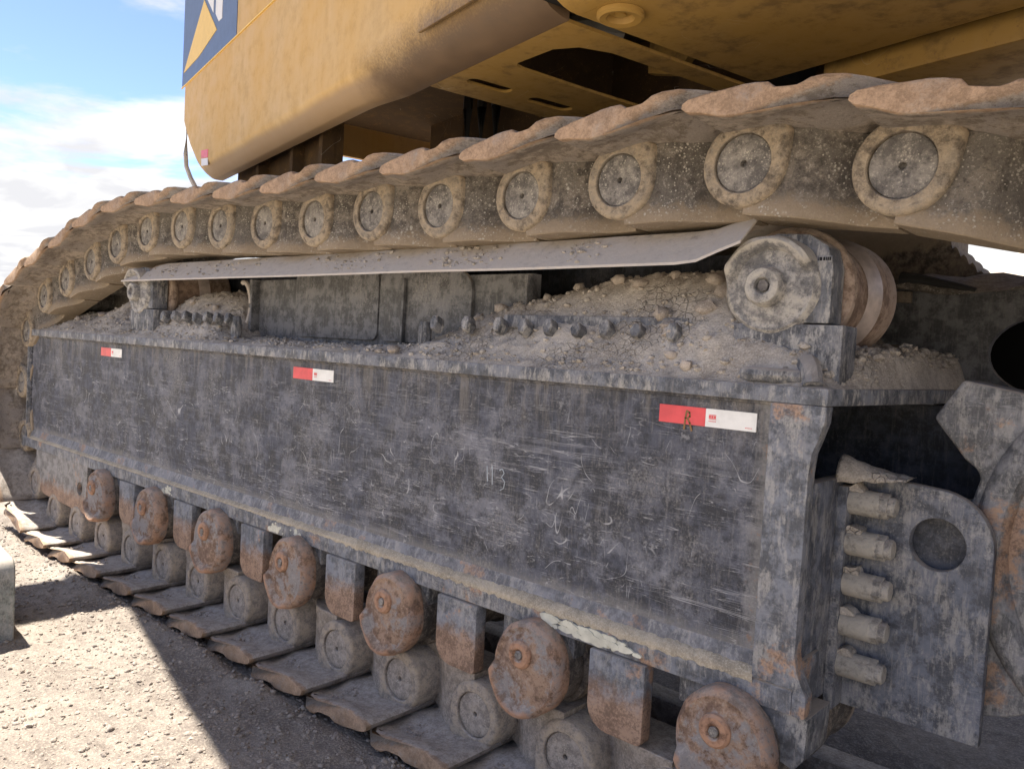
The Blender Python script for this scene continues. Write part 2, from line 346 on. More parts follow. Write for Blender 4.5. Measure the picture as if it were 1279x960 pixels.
def bev(bm, w, seg=2, ang=30):
    bmesh.ops.recalc_face_normals(bm, faces=bm.faces)
    ed = [e for e in bm.edges if len(e.link_faces) == 2 and e.calc_face_angle(0) > R(ang)]
    bmesh.ops.bevel(bm, geom=ed, offset=w, segments=seg, affect='EDGES', profile=.6, clamp_overlap=True)

def obj(name, bm, m, parent=None, bevel=0., seg=2, ang=35):
    if bevel: bev(bm, bevel, seg)
    bmesh.ops.recalc_face_normals(bm, faces=bm.faces)
    me = bpy.data.meshes.new(name); bm.to_mesh(me); bm.free(); finish(me, ang)
    return link(name, me, m, parent)

def link(name, me, m, parent=None):
    if not me.materials: me.materials.append(m)
    o = bpy.data.objects.new(name, me); C.objects.link(o)
    if parent is not None: adopt(o, parent)
    return o

def adopt(o, p):
    o.parent = p
    if p.type == 'EMPTY': o.matrix_parent_inverse = Matrix.Translation(-p.location)

def rough_up(bm, amp, sc, seed=0):
    off = Vector((seed*3.7, seed*1.3, 0))
    for v in bm.verts:
        v.co += v.normal*amp*noise.noise(v.co*sc+off)

def holed(name, outer, holes, t, m, parent, mat4, bevel=.0):
    """flat plate with cut openings: outline and holes filled, given thickness t"""
    cu = bpy.data.curves.new(name, 'CURVE'); cu.dimensions = '2D'; cu.fill_mode = 'BOTH'; cu.extrude = t/2; cu.bevel_depth = bevel; cu.bevel_resolution = 1
    for pts in [outer]+holes:
        s = cu.splines.new('POLY'); s.points.add(len(pts)-1); s.use_cyclic_u = True
        for q, p in zip(s.points, pts): q.co = (p[0], p[1], 0, 1)
    tmp = bpy.data.objects.new('tmp', cu); C.objects.link(tmp)
    me = bpy.data.meshes.new_from_object(tmp.evaluated_get(bpy.context.evaluated_depsgraph_get()))
    bpy.data.objects.remove(tmp); bpy.data.curves.remove(cu)
    me.transform(mat4); me.name = name; me.materials.clear(); finish(me)
    return link(name, me, m, parent)

def circ(cx, cy, r, n=28, ry=None): return [(cx+r*math.cos(2*PI*i/n), cy+(ry or r)*math.sin(2*PI*i/n)) for i in range(n)]

def rrect(x0, x1, y0, y1, r, k=5):
    """rounded rectangle; r = radii (x0y0, x1y0, x1y1, x0y1)"""
    if not isinstance(r, (list, tuple)): r = (r,)*4
    P = []
    for (cx, cy, a, rr) in ((x0+r[0], y0+r[0], PI, r[0]), (x1-r[1], y0+r[1], 1.5*PI, r[1]), (x1-r[2], y1-r[2], 0, r[2]), (x0+r[3], y1-r[3], .5*PI, r[3])):
        if rr < 1e-6: P.append((cx, cy)); continue
        for i in range(k+1): P.append((cx+rr*math.cos(a+.5*PI*i/k), cy+rr*math.sin(a+.5*PI*i/k)))
    return P

XZ = lambda y: Matrix(((1, 0, 0, 0), (0, 0, -1, y), (0, 1, 0, 0), (0, 0, 0, 1)))   # plate local xy -> world xz at depth y

def clone(o, parent=None, **kw):
    c = o.copy(); C.objects.link(c)
    if parent is not None: c.parent = parent
    for ch in o.children: clone(ch, c)
    return c

def tag(o, label, cat, group=None, kind=None):
    if label: o['label'] = label
    if cat: o['category'] = cat
    if group: o['group'] = group
    if kind: o['kind'] = kind
    return o

def fbm(x, y, z=0., o=4):
    s, a, f = 0., 1., 1.
    for _ in range(o):
        s += a*noise.noise(Vector((x*f, y*f, z+f))); a *= .5; f *= 2.1
    return s

def sstep(a, b, x):
    t = max(0., min(1., (x-a)/(b-a))); return t*t*(3-2*t)

def interp(tab, x):
    if x <= tab[0][0]: return tab[0][1]
    for (a, p), (b, q) in zip(tab[:-1], tab[1:]):
        if x <= b: return p+(q-p)*(x-a)/(b-a)
    return tab[-1][1]

# ------------------------------------------------------------------ ground
def axis(lo, hi, step, far, grow=1.35):
    a = [lo+i*step for i in range(int((hi-lo)/step)+1)]
    s = step; x = a[-1]
    while x < far: s *= grow; x += s; a.append(x)
    s = step; x = a[0]
    while x > -far: s *= grow; x -= s; a.insert(0, x)
    return a
def gz(x, y):
    z = .018*fbm(x*.9, y*.9)+.010*fbm(x*5, y*5, 3)+.0045*fbm(x*19, y*19, 5, 3)
    k = sstep(-.16, .05, y)*(1-sstep(1.0, 1.4, y))*sstep(-7.6, -7.0, x)
    if y < -.12: z += (.036*math.exp(-((y+.27)/.06)**2)+.016*math.exp(-((y+.40)/.14)**2))*(.85+.8*fbm(x*2.3, y*3)+.5*noise.noise(Vector((x*9, y*9, 1))))
    return z-.005-.09*k
def build_ground():
    xs = axis(-8.2, -1.2, .026, 900); ys = axis(-1.7, .25, .022, 900)
    me = bpy.data.meshes.new('ground'); nx, ny = len(xs), len(ys)
    V = [(x, y, gz(x, y) if abs(x) < 30 and abs(y) < 30 else -.01) for y in ys for x in xs]
    Fc = [(j*nx+i, j*nx+i+1, (j+1)*nx+i+1, (j+1)*nx+i) for j in range(ny-1) for i in range(nx-1)]
    me.from_pydata(V, [], Fc); finish(me, 180)
    tag(link('ground', me, M['ground']), None, None, kind='structure')
    # spoil bank behind the machine
    bm = bmesh.new(); g = []
    for j in range(26):
        row = []
        for i in range(90):
            x = -18+i*1.1; t = j/25
            y = 20+t*26+2*fbm(x*.06, t)
            z = -.3+sstep(0, .75, t)*(9.5+2.5*fbm(x*.05, 3.3))*sstep(-18, -2, x)+.5*fbm(x*.3, y*.3)*min(1, t*4)
            row.append(bm.verts.new((x, y, z)))
        g.append(row)
    for j in range(25):
        for i in range(89): bm.faces.new((g[j][i], g[j][i+1], g[j+1][i+1], g[j+1][i]))
    tag(obj('sand_bank', bm, M['bank'], ang=180), None, None, kind='structure')
build_ground()

def pebble(V, Fc, c, r, rnd, flat=.7):
    t = (1+5**.5)/2
    ico = [(-1, t, 0), (1, t, 0), (-1, -t, 0), (1, -t, 0), (0, -1, t), (0, 1, t), (0, -1, -t), (0, 1, -t), (t, 0, -1), (t, 0, 1), (-t, 0, -1), (-t, 0, 1)]
    fi = [(0, 11, 5), (0, 5, 1), (0, 1, 7), (0, 7, 10), (0, 10, 11), (1, 5, 9), (5, 11, 4), (11, 10, 2), (10, 7, 6), (7, 1, 8), (3, 9, 4), (3, 4, 2), (3, 2, 6), (3, 6, 8), (3, 8, 9), (4, 9, 5), (2, 4, 11), (6, 2, 10), (8, 6, 7), (9, 8, 1)]
    b = len(V); a = rnd.random()*6.3; ca, sa = math.cos(a), math.sin(a); e = .7+.6*rnd.random()
    for p in ico:
        k = r/1.9*(.72+.5*rnd.random())
        x, y, z = p[0]*k*e, p[1]*k, p[2]*k*flat
        V.append((c[0]+x*ca-y*sa, c[1]+x*sa+y*ca, c[2]+z))
    Fc += [(q[0]+b, q[1]+b, q[2]+b) for q in fi]
def scatter(name, pts, m, kind='stuff', parent=None, seed=1):
    rnd = random.Random(seed); V, Fc = [], []
    for c, r in pts: pebble(V, Fc, c, r, rnd)
    me = bpy.data.meshes.new(name); me.from_pydata(V, [], Fc); finish(me, 50)
    o = link(name, me, m, parent); o['kind'] = kind
    return o
def ground_gravel():
    rnd = random.Random(5); P = []
    for _ in range(9000):
        x = -7.5+6.3*rnd.random(); y = -.12-1.5*rnd.random()**1.2
        r = .004+.011*rnd.random()**3
        P.append(((x, y, gz(x, y)+r*.15), r))
    o = scatter('gravel', P, M['gravel'], seed=3)
    tag(o, 'loose grey gravel strewn over the ground beside the track', 'gravel', kind='stuff')
ground_gravel()

# ------------------------------------------------------------------ the excavator
EX = bpy.data.objects.new('excavator', None); C.objects.link(EX); EX.location = (-3.7, .45, 0); EX.empty_display_size = .5
tag(EX, 'huge yellow mining excavator on dusty black crawler tracks, seen close from the side', 'excavator')

# ---- track chain
PITCH = .444
pins = [(-5.12, 2.235), (-4.664, 2.239), (-4.21, 2.217), (-3.761, 2.205), (-3.318, 2.196), (-2.875, 2.202), (-2.435, 2.193), (-1.998, 2.2), (-1.558, 2.214),
        (-1.114, 2.222), (-.667, 2.169), (-.235, 2.07), (.19, 1.94), (.58, 1.73), (.87, 1.40), (.98, .97), (.83, .55), (.50, .26), (.06, .19)]
x = -.31
while x > -6.7: pins.append((x, .19)); x -= .4453
pins[-1] = (-6.55, .215)
pins += [(-6.96, .36), (-7.25, .70), (-7.35, 1.13), (-7.23, 1.55), (-6.87, 1.83), (-6.44, 1.955), (-6.0, 2.07), (-5.57, 2.175)]

def shoe_plate():
    bm = bmesh.new()
    outer = [(-.090, .098), (-.089, .112), (-.074, .126), (-.03, .141), (.03, .155), (.075, .167), (.11, .1695), (.145, .168), (.156, .160), (.166, .1525), (.20, .151), (.232, .152), (.248, .159), (.265, .169), (.30, .1755), (.345, .178), (.385, .178), (.42, .176), (.455, .171), (.468, .163)]
    inner = [(.466, .154), (.435, .151), (.40, .149), (.33, .142), (.24, .129), (.15, .118), (.08, .110), (.03, .104), (-.03, .094), (-.074, .088)]
    prof = outer+inner
    def ytip(x): return -.225+.09*sstep(.32, .47, x)+.010*math.sin(x*18)
    rings = []
    for dy, sh in ((0, .86), (.0035, .97), (.009, 1.0), (.03, 1.), (.06, 1.), (.09, 1.), (.13, 1.), (.17, 1.), (.20, 1.)):
        ring = []
        for k_in, (px, pz) in enumerate(prof):
            cz = .106 if px < .0 else .130
            zz = cz+(pz-cz)*sh
            y = ytip(px)+dy if dy < .2 else .02
            if k_in > 19:
                zz -= (.026*(1-sstep(.025, .13, dy)) if dy < .2 else 0)*sstep(-.06, .03, px)*(1-.5*sstep(.3, .45, px))
                zz -= {.17: .004, .20: .022}.get(dy, 0)*sstep(.10, .20, px)*(1-sstep(.40, .46, px))
            ring.append((px, y, zz))
        rings.append(ring)
    for y in (.3, .60, .78, .9):
        rings.append([(px, y, pz-(.05 if (pz < .13 and .06 < px < .43 and y < .8) else 0)) for px, pz in prof])
    rings.append([(px, .915, .12+(pz-.12)*.6) for px, pz in prof])
    loft(bm, rings)
    return bm
def shoe_link():
    """side wall of the link with its running lip"""
    bm = bmesh.new()
    out = [(.02, -.115), (.10, -.122), (.38, -.122), (.415, -.10), (.43, .0), (.40, .10), (.30, .105), (.02, .105)]
    fr = [bm.verts.new((px, .026+.125*sstep(.13, .36, px), pz)) for px, pz in out]
    # finer front so the wall bends back smoothly
    bm.free(); bm = bmesh.new(); cols = []
    for k in range(13):
        px = .02+.41*k/12; y = .026+.115*sstep(.15, .38, px)
        tp = .105; bt = -.150
        yl = y-.007
        cols.append([(px, y, tp), (px, y, -.098), (px, min(y, yl), -.110), (px, min(y, yl), bt+.004), (px, min(y, yl)+.004, bt), (px, .24, bt), (px, .24, tp)])
    loft(bm, cols)
    return bm
def shoe_rail():
    bm = bmesh.new(); box(bm, -.03, .43, .50, .62, -.10, .095); bev(bm, .008, 2); return bm
def shoe_rib(x):
    bm = bmesh.new(); box(bm, x, x+.03, .245, .495, .03, .085); return bm
def shoe_boss():
    bm = bmesh.new(); n = 48
    def rad(t):
        c, s = math.cos(t), math.sin(t)
        r = .131
        if 0 <= t <= PI/2: r = min(.133/max(c, 1e-4), .130/max(s, 1e-4), .165)
        elif PI/2 < t < PI: r = .131
        return r
    th = [2*PI*i/n for i in range(n)]
    rows = []
    for kind, k, y in (('c', .060, .020), ('c', .0885, .020), ('c', .0885, .004), ('c', .0915, .0005), ('o', -.018, .0), ('o', -.007, .004), ('o', 0, .014), ('o', .0, .19)):
        if kind == 'c': rows.append([(k*math.cos(t), y, k*math.sin(t)) for t in th])
        else: rows.append([((rad(t)+k)*math.cos(t), y, (rad(t)+k)*math.sin(t)) for t in th])
    loft(bm, rows, cap=False)
    return bm
def shoe_pin():
    bm = bmesh.new()
    lathe(bm, [(0, .034), (.0105, .034), (.0105, .013), (.014, .011), (.05, .0095), (.080, .0095), (.0855, .0125), (.0855, .60)], (0, 0), 40)
    return bm
shoe0 = obj('track_shoe', shoe_plate(), M['shoe'], EX, ang=50)
link0 = obj('link_side', shoe_link(), M['wall'], shoe0)
obj('inner_rail', shoe_rail(), M['wall'], shoe0); obj('pocket_rib', shoe_rib(.05), M['wall'], shoe0); obj('pocket_rib', shoe_rib(.36), M['wall'], shoe0)
boss0 = obj('pin_boss', shoe_boss(), M['boss'], shoe0, ang=40)
pin0 = obj('track_pin', shoe_pin(), M['pin'], shoe0, ang=30)
n = len(pins)
rs = random.Random(3)
for i in range(n):
    a, b = Vector((pins[i][0], 0, pins[i][1])), Vector((pins[(i+1) % n][0], 0, pins[(i+1) % n][1]))
    o = shoe0 if i == 0 else clone(shoe0)
    ang = math.atan2(b.z-a.z, b.x-a.x)
    o.location = (a.x, rs.uniform(-.006, .006), a.z); o.rotation_euler = (0, -ang, 0)
    o.scale = (min(1.06, (b-a).length/PITCH), 1, 1)

# ---- track frame
XL, XR = -7.2, -.81
bm = bmesh.new(); box(bm, XL+.012, XR-.145, .036, .11, .64, 1.53)
frame = obj('track_frame', bm, M['panel'], EX)
frame['label'] = 'long scratched dark side panel of the track frame'
bm = bmesh.new()
prism(bm, [(XL, 0), (XR, 0), (XR+.085, 1.05), (XR+.16, 1.5), (XL, 1.5)], 1.517, 1.567, 'z')
obj('top_flange', bm, M['topflange'], frame, .006)
bm = bmesh.new()
prism(bm, [(0, .625), (0, .692), (.012, .704), (.0355, .768), (.20, .768), (.20, .625)], XL-.055, XR-.04, 'x')
obj('bottom_flange', bm, M['flange'], frame, .006)
bm = bmesh.new(); box(bm, XL, XL+.012, .004, .2, .70, 1.517); obj('end_edge', bm, M['topflange'], frame, .003)
bm = bmesh.new()
post = [(-.974, .70), (-.974, 1.5165), (XR, 1.5165), (-.813, 1.47), (-.828, 1.42), (-.842, 1.38), (-.848, 1.32), (-.85, .80), (-.842, .755), (-.826, .72), (XR, .69), (XR, .6255), (-.85, .6255), (-.85, .70)]
prism(bm, post, -.002, .05)
obj('end_post', bm, M['flange'], frame, .005)
# hollow box behind: end face, inner plate, bottom plate
bm = bmesh.new()
box(bm, -.905, -.862, .05, .40, .60, 1.285)
obj('end_face', bm, M['bracket'], frame, .006)
bm = bmesh.new(); box(bm, XL, -.2, .92, .97, .66, 1.51); obj('inner_side_plate', bm, M['inner'], frame)
bm = bmesh.new(); box(bm, XL, -.95, .21, .92, .615, .66); box(bm, XL+.3, -1.3, .21, .24, .66, 1.51); obj('bottom_plate', bm, M['inner'], frame)
bm = bmesh.new(); box(bm, -1.34, -1.30, .24, .918, .67, 1.512); obj('bulkhead', bm, M['inner'], frame)
# reflective stickers
for (sx, wd) in ((-1.362, 1), (-3.473, 1), (-5.829, 1)):
    bm = bmesh.new(); prism(bm, rrect(sx, sx+.166, 1.420, 1.477, .002), .0325, .0358)
    rs_ = obj('reflector_strip', bm, M['red'], frame); rs_['label'] = 'red and white reflective strip stuck on the dark panel'
    bm = bmesh.new(); prism(bm, rrect(sx+.1665, sx+.335, 1.420, 1.477, .002), .0325, .0358)
    obj('reflector_strip', bm, M['reflwhite'], frame)['label'] = 'white half of a reflective strip'
    bm = bmesh.new()
    for k in range(3): box(bm, sx+.178+k*.0085, sx+.185+k*.0085, .0318, .0326, 1.448, 1.456)
    box(bm, sx+.178, sx+.203, .0318, .0326, 1.4445, 1.4468); box(bm, sx+.178, sx+.203, .0318, .0326, 1.4572, 1.459)
    for k in range(6): box(bm, sx+.178+k*.0043, sx+.181+k*.0043, .0318, .0326, 1.437, 1.4395)
    for k in range(5): box(bm, sx+.300+k*.0045, sx+.303+k*.0045, .0318, .0326, 1.4285, 1.4305)
    obj('reflector_print', bm, M['red'], frame)
# rust smear like an R on the near sticker
def stroke(bm, pts, w, y0, y1):
    for a, b in zip(pts[:-1], pts[1:]):
        a = Vector(a); b = Vector(b); d = (b-a).normalized(); q = Vector((-d.y, d.x))*w/2
        prism(bm, [tuple(a-q-d*w*.3), tuple(b-q+d*w*.3), tuple(b+q+d*w*.3), tuple(a+q-d*w*.3)], y0, y1)
bm = bmesh.new()
for i, (pts) in enumerate(([(-1.268, 1.405), (-1.265, 1.44), (-1.262, 1.462)], [(-1.262, 1.463), (-1.252, 1.458), (-1.250, 1.446), (-1.258, 1.439)], [(-1.258, 1.439), (-1.249, 1.425), (-1.241, 1.402)])):
    stroke(bm, pts, .006, .0312+i*.0002, .0320)
obj('rust_letter', bm, M['dirtmark'], frame)
# chalked numerals on the panel: 11 3
bm = bmesh.new()
for i, pts in enumerate(([(-2.118, 1.165), (-2.112, 1.108)], [(-2.090, 1.168), (-2.086, 1.098)], [(-2.052, 1.158), (-2.038, 1.166), (-2.027, 1.150), (-2.040, 1.133), (-2.022, 1.118), (-2.026, 1.092), (-2.044, 1.082)])):
    stroke(bm, pts, .0032, .0340+i*.0002, .0362)
obj('chalk_number', bm, M['chalk'], frame)
# paint splashes on the lower flange
def splash(cx, w, h, z0, seed, num):
    rr = random.Random(seed); bm = bmesh.new()
    for k in range(num):
        x0 = cx+rr.gauss(0, w*.33); zz = z0+rr.uniform(-h, h); r = rr.uniform(.003, .011)
        st = rr.uniform(1, 4 if w > .1 else 1.6)
        pts = [(x0+r*st*math.cos(t)*(1+.4*rr.random()), zz+r*math.sin(t)*(1+.4*rr.random())) for t in [2*PI*i/9 for i in range(9)]]
        d = .00036*k
        if min(p[1] for p in pts) > .629 and max(p[1] for p in pts) < .69: prism(bm, pts, -.0012-d*.3, .001)
    o = obj('paint_splash', bm, M['paintsplat'], frame); o['kind'] = 'stuff'
splash(-1.55, .26, .022, .655, 1, 70); splash(-4.71, .08, .024, .66, 2, 26); splash(-3.52, .10, .02, .66, 3, 26); splash(-3.35, .06, .02, .66, 4, 12)

# weld beads where the panel meets its frame
def bead(name, p, q, r=.007):
    p = Vector(p); q = Vector(q); n = int((q-p).length/.011); rn = random.Random(n)
    pts = [p.lerp(q, i/n)+Vector((0, rn.uniform(-.0012, .0012), 0)) for i in range(n+1)]
    bm = bmesh.new(); tube(bm, pts, [r*(1+.22*math.sin(i*1.9)+rn.uniform(-.15, .15)) for i in range(n+1)], 7)
    obj(name, bm, M['panel'], frame, ang=60)
bead('weld_bead', (XL+.02, .034, 1.512), (-.98, .034, 1.512)); bead('weld_bead', (-.978, .034, .775), (-.978, .034, 1.51)); bead('weld_bead', (XL+.016, .034, .775), (XL+.016, .034, 1.51))
# sand caked along the lower ledge
def ledge_sand():
    bm = bmesh.new(); rows = []
    for i in range(620):
        x = XL+.1+i*(6.13/619)
        a = sstep(-4.6, -1.9, x)*(.6+.7*noise.noise(Vector((x*3, 1, 1))))+.05
        a = max(.0, a)*(1+.6*noise.noise(Vector((x*26, 4, 1)))+.4*noise.noise(Vector((x*70, 4, 1))))
        lo = .697-.018*a*(1+noise.noise(Vector((x*40, 9, 2)))); hi = .716+.012*a
        rows.append([(x, .0015-.0022*min(1, a*2), lo), (x, -.001-.005*a, .697), (x, .004-.007*a, .704+.006*a), (x, .013-.004*a, .712+.010*a), (x, .0185, hi+.004*a), (x, .022, hi+.004)])
    loft(bm, rows, cap=False, closed=False)
    for v in bm.verts: v.co += Vector((0, .0025*noise.noise(v.co*70)-.0006, .0025*noise.noise(v.co*60+Vector((5, 5, 5)))))
    o = obj('caked_sand', bm, M['caked'], ang=180)
    tag(o, 'pale sand caked along the ledge under the scratched dark panel', 'sand', kind='stuff')
ledge_sand()

# left end plate with a round hole
poly = [(-6.94, .624), (-6.93, .47), (-6.90, .37), (-6.84, .325), (-6.74, .30), (-5.93, .285), (-5.93, .624)]
holed('end_guard', poly, [circ(-6.06, .452, .048)], .03, M['leftguard'], EX, XZ(.02))

# ---- track rollers and guards
def cap_mesh(lip0, lip1, rc, hi=.024):
    """domed end cap whose rim swells into a crescent between two angles"""
    bm = bmesh.new(); NA = 72
    prof = [(0., -.006), (.35, -.008), (.60, -.006), (.72, .002), (.80, .004), (.88, -.006), (.95, .0), (1., .02), (1., .075), (.9, .09)]
    rows = []
    for fr, y in prof:
        if fr == 0: rows.append([bm.verts.new((0, y, 0))]); continue
        row = []
        for i in range(NA):
            a = 2*PI*i/NA; t = ((a-lip0) % (2*PI))/(lip1-lip0)
            w = sstep(0, .07, t)*(1-sstep(.86, 1, t)) if t < 1 else 0.
            r = rc*fr*(1+.028*w*(fr > .8)); yy = y
            if .78 < fr < .99: yy -= hi*w
            elif .7 < fr < .76: yy -= .006*w
            if w == 0 and .76 < fr < .96: yy += .004*(fr-.76)*30*.4
            row.append(bm.verts.new((r*math.cos(a), yy, r*math.sin(a))))
        rows.append(row)
    for a, b in zip(rows[:-1], rows[1:]):
        for i in range(NA):
            j = (i+1) % NA
            if len(a) == 1: bm.faces.new((a[0], b[j], b[i]))
            else: bm.faces.new((a[i], a[j], b[j], b[i]))
    bmesh.ops.recalc_face_normals(bm, faces=bm.faces)
    bm.normal_update(); rough_up(bm, .004, 16, 2)
    return bm
bm = bmesh.new()
lathe(bm, [(0, -.055), (.138, -.055), (.15, -.045), (.146, .08), (.148, .09), (.165, .10), (.17, .13), (.16, .15), (.155, .30), (.17, .32), (.17, .38), (.155, .40), (.155, .55), (.17, .57), (.17, .60), (0, .60)], (0, 0), 40)
roller0 = obj('track_roller', bm, M['drum'], EX)
rc0 = obj('end_cap', cap_mesh(R(192), R(305), .163), M['cap'], roller0, ang=50)
rc0.location = (0, -.078, 0); rc0.scale = (.93, 1, 1.06)
bm = bmesh.new(); lathe(bm, [(0, -.004), (.017, -.004), (.020, -.013), (.026, -.018), (.042, -.016), (.050, -.008), (.053, .012)], (0, 0), 26)
cl0 = obj('bolt_collar', bm, M['collar'], roller0); cl0.location = (-.01, -.085, .055)
bm = bmesh.new(); hexbolt(bm, (0, .0, 0), .017, .014); bev(bm, .002, 1)
bl0 = obj('bolt', bm, M['pin'], roller0); bl0.location = (-.01, -.088, .055)
bm = bmesh.new(); box(bm, -.20, .14, .03, .14, .05, .136); bk0 = obj('bearing_block', bm, M['carrier'], roller0, .008)
for k in range(7):
    o = roller0 if k == 0 else clone(roller0)
    o.location = (-5.592+.761*k, rs.uniform(-.004, .004), .487)
    for ch in o.children:
        if ch.name.startswith('end_cap'): ch.rotation_euler = (0, R(rs.uniform(-9, 9)), 0)
bm = bmesh.new()
prism(bm, rrect(0, .222, .352, .622, (.085, .02, 0, 0), 6), -.012, .045)
guard0 = obj('roller_guard', bm, M['guard'], EX, .006)
for k in range(6):
    o = guard0 if k == 0 else clone(guard0)
    o.location = (-5.607+.761*k+.253, 0, 0)

# ---- top of the frame: web wall, slide plate, bolt rows
bm = bmesh.new(); box(bm, -4.34, -2.2, .345, .40, 1.567, 1.95); web = obj('web_wall', bm, M['web'], EX)
bm = bmesh.new(); prism(bm, rrect(-3.93, -3.20, 1.63, 1.99, .05), .328, .346); obj('web_panel', bm, M['web'], web, .004)
bm = bmesh.new(); prism(bm, rrect(-3.18, -2.535, 1.63, 1.97, (.05, .11, .10, .02), 7), .322, .346); obj('web_panel', bm, M['web'], web, .004)
bm = bmesh.new(); box(bm, -4.36, -4.33, .29, .346, 1.567, 1.95); obj('web_rib', bm, M['web'], web, .003)
for x0, x1, y1 in ((-2.99, -2.975, .323), (-2.21, -2.19, .346)):
    bm = bmesh.new(); box(bm, x0, x1, .30, y1, 1.60, 1.94); obj('web_rib', bm, M['web'], web, .003)
bm = bmesh.new(); box(bm, -7.1, -.98, .70, .75, 1.567, 2.045); obj('inner_web', bm, M['inner'], web)
bm = bmesh.new()
tube(bm, [(-4.44+.085*math.cos(R(a)), .30, 1.80+.135*math.sin(R(a))) for a in range(100, -80, -12)], .014, 8)
obj('curved_rib', bm, M['skid'], web)
bm = bmesh.new(); box(bm, -2.2, -1.36, .175, .19, 1.715, 1.765); obj('clamp_bar', bm, M['carrier'], web, .003)
def skid():
    bm = bmesh.new(); rings = []
    N = 60
    for i in range(N+1):
        x = -5.50+(4.39)*i/N
        lift = .062*sstep(-1.30, -1.08, x)
        w = sstep(-5.52, -5.12, x)
        wav = .004*noise.noise(Vector((x*1.3, 0, 0)))
        y0, z0 = .015, 1.925+lift+wav
        y1, z1 = .015+.13*w+.002, 1.925+.115*w+lift*.75+wav
        q = .009
        rings.append([(x, y0, z0), (x, y0, z0+q), (x, y1, z1+q), (x, y1+.25, z1+q+.002), (x, y1+.25, z1-q), (x, y1, z1)])
    loft(bm, rings); return bm
obj('slide_plate', skid(), M['skid'], EX, ang=25)
bm = bmesh.new()
lathe(bm, [(0, -.045), (.021, -.045), (.025, -.040), (.026, 0)], (0, 0), 6); bmesh.ops.rotate(bm, verts=bm.verts, cent=(0, 0, 0), matrix=Matrix.Rotation(R(-18), 3, 'X'))
ub0 = obj('clamp_bolt', bm, M['carrier'], EX, ang=30)
bx = [-2.552, -2.361, -2.18, -2.049, -1.921, -1.787, -1.661, -1.528, -1.385]+[-5.05, -4.90, -4.76, -4.63, -4.50, -4.38, -4.25]
for i, x in enumerate(bx):
    o = ub0 if i == 0 else clone(ub0)
    o.location = (x, .155 if x > -3 else .13, (1.704 if x > -3 else 1.698)+rs.uniform(-.006, .004)); o.scale = (1, 1, 1.4 if i not in (5, 7) else 1.1)
# upright studs in front of the web
bm = bmesh.new()
for x in (-2.63, -4.23):
    bm = bmesh.new(); tube(bm, [(x, .14, 1.57), (x, .14, 1.70), (x, .14, 1.725)], [.03, .03, .024], 10); obj('stud', bm, M['carrier'], EX)

# ---- carrier rollers on the frame
def carrier(cx, yb):
    bm = bmesh.new()
    lathe(bm, [(0, .16), (.13, .16), (.188, .165), (.202, .178), (.205, .195), (.198, .215), (.180, .225), (.178, .37), (.203, .43), (.208, .45), (.207, .58), (.19, .60), (0, .60)], (0, 0), 48)
    w = obj('carrier_roller', bm, M['wheel'], EX, ang=28); w.location = (cx, yb, 1.862)
    bm = bmesh.new(); lathe(bm, [(.1800, .371), (.2045, .4295), (.2060, .436)], (0, 0), 48)
    obj('rubbed_band', bm, M['shine'], w)
    bm = bmesh.new()
    prism(bm, [(-.115, -.108), (.178, -.108), (.178, .06), (.16, .12), (.10, .158), (.0, .165), (-.10, .12), (-.115, .05)], .055, .155)
    obj('housing', bm, M['carrier'], w, .008)
    bm = bmesh.new(); prism(bm, [(-.118, -.305), (.222, -.305), (.222, -.112), (-.118, -.112)], .045, .17); obj('foot', bm, M['carrier'], w, .006)
    c = obj('end_cap', cap_mesh(R(22), R(176), .152, .04), M['ccap'], w, ang=50); c.location = (-.004, .038, .002)
    bm = bmesh.new(); lathe(bm, [(0, -.012), (.022, -.012), (.026, -.030), (.034, -.034), (.052, -.032), (.060, -.02), (.064, .012)], (0, 0), 28); q = obj('bolt_collar', bm, M['ccap'], w); q.location = (-.012, .026, .0)
    bm = bmesh.new(); hexbolt(bm, (0, 0, 0), .019, .014); bev(bm, .002, 1); q = obj('bolt', bm, M['pin'], w); q.location = (-.012, .018, 0)
    # stamped plate
    bm = bmesh.new(); box(bm, .130, .174, .0525, .0555, .072, .092); obj('stamped_plate', bm, M['bracket'], w, .001)
    bm = bmesh.new()
    for i, (a, b) in enumerate(((.134, .136), (.138, .144), (.148, .153), (.155, .158), (.160, .164), (.166, .170))): box(bm, a, b, .0515, .053, .077, .087)
    obj('stamped_letters', bm, M['hole'], w)
    return w
carrier(-1.045, .07)
carrier(-5.36, .03)

# ---- lifting eye at the frame's near corner
bm = bmesh.new()
tube(bm, [(-1.02, .09, 1.588), (-1.06, .06, 1.592), (-1.07, .03, 1.594), (-1.05, .02, 1.594), (-.97, .022, 1.594), (-.92, .045, 1.594), (-.89, .09, 1.594)], .024, 10)
bm.normal_update(); rough_up(bm, .003, 20); eye = obj('lifting_eye', bm, M['carrier'], EX)
bm = bmesh.new(); tube(bm, [(-.93, .20, 1.58), (-.925, .15, 1.62), (-.91, .09, 1.632), (-.88, .045, 1.61), (-.865, .025, 1.57)], [.025, .03, .032, .03, .03], 10)
bm.normal_update(); rough_up(bm, .004, 18); obj('eye_lug', bm, M['carrier'], eye)

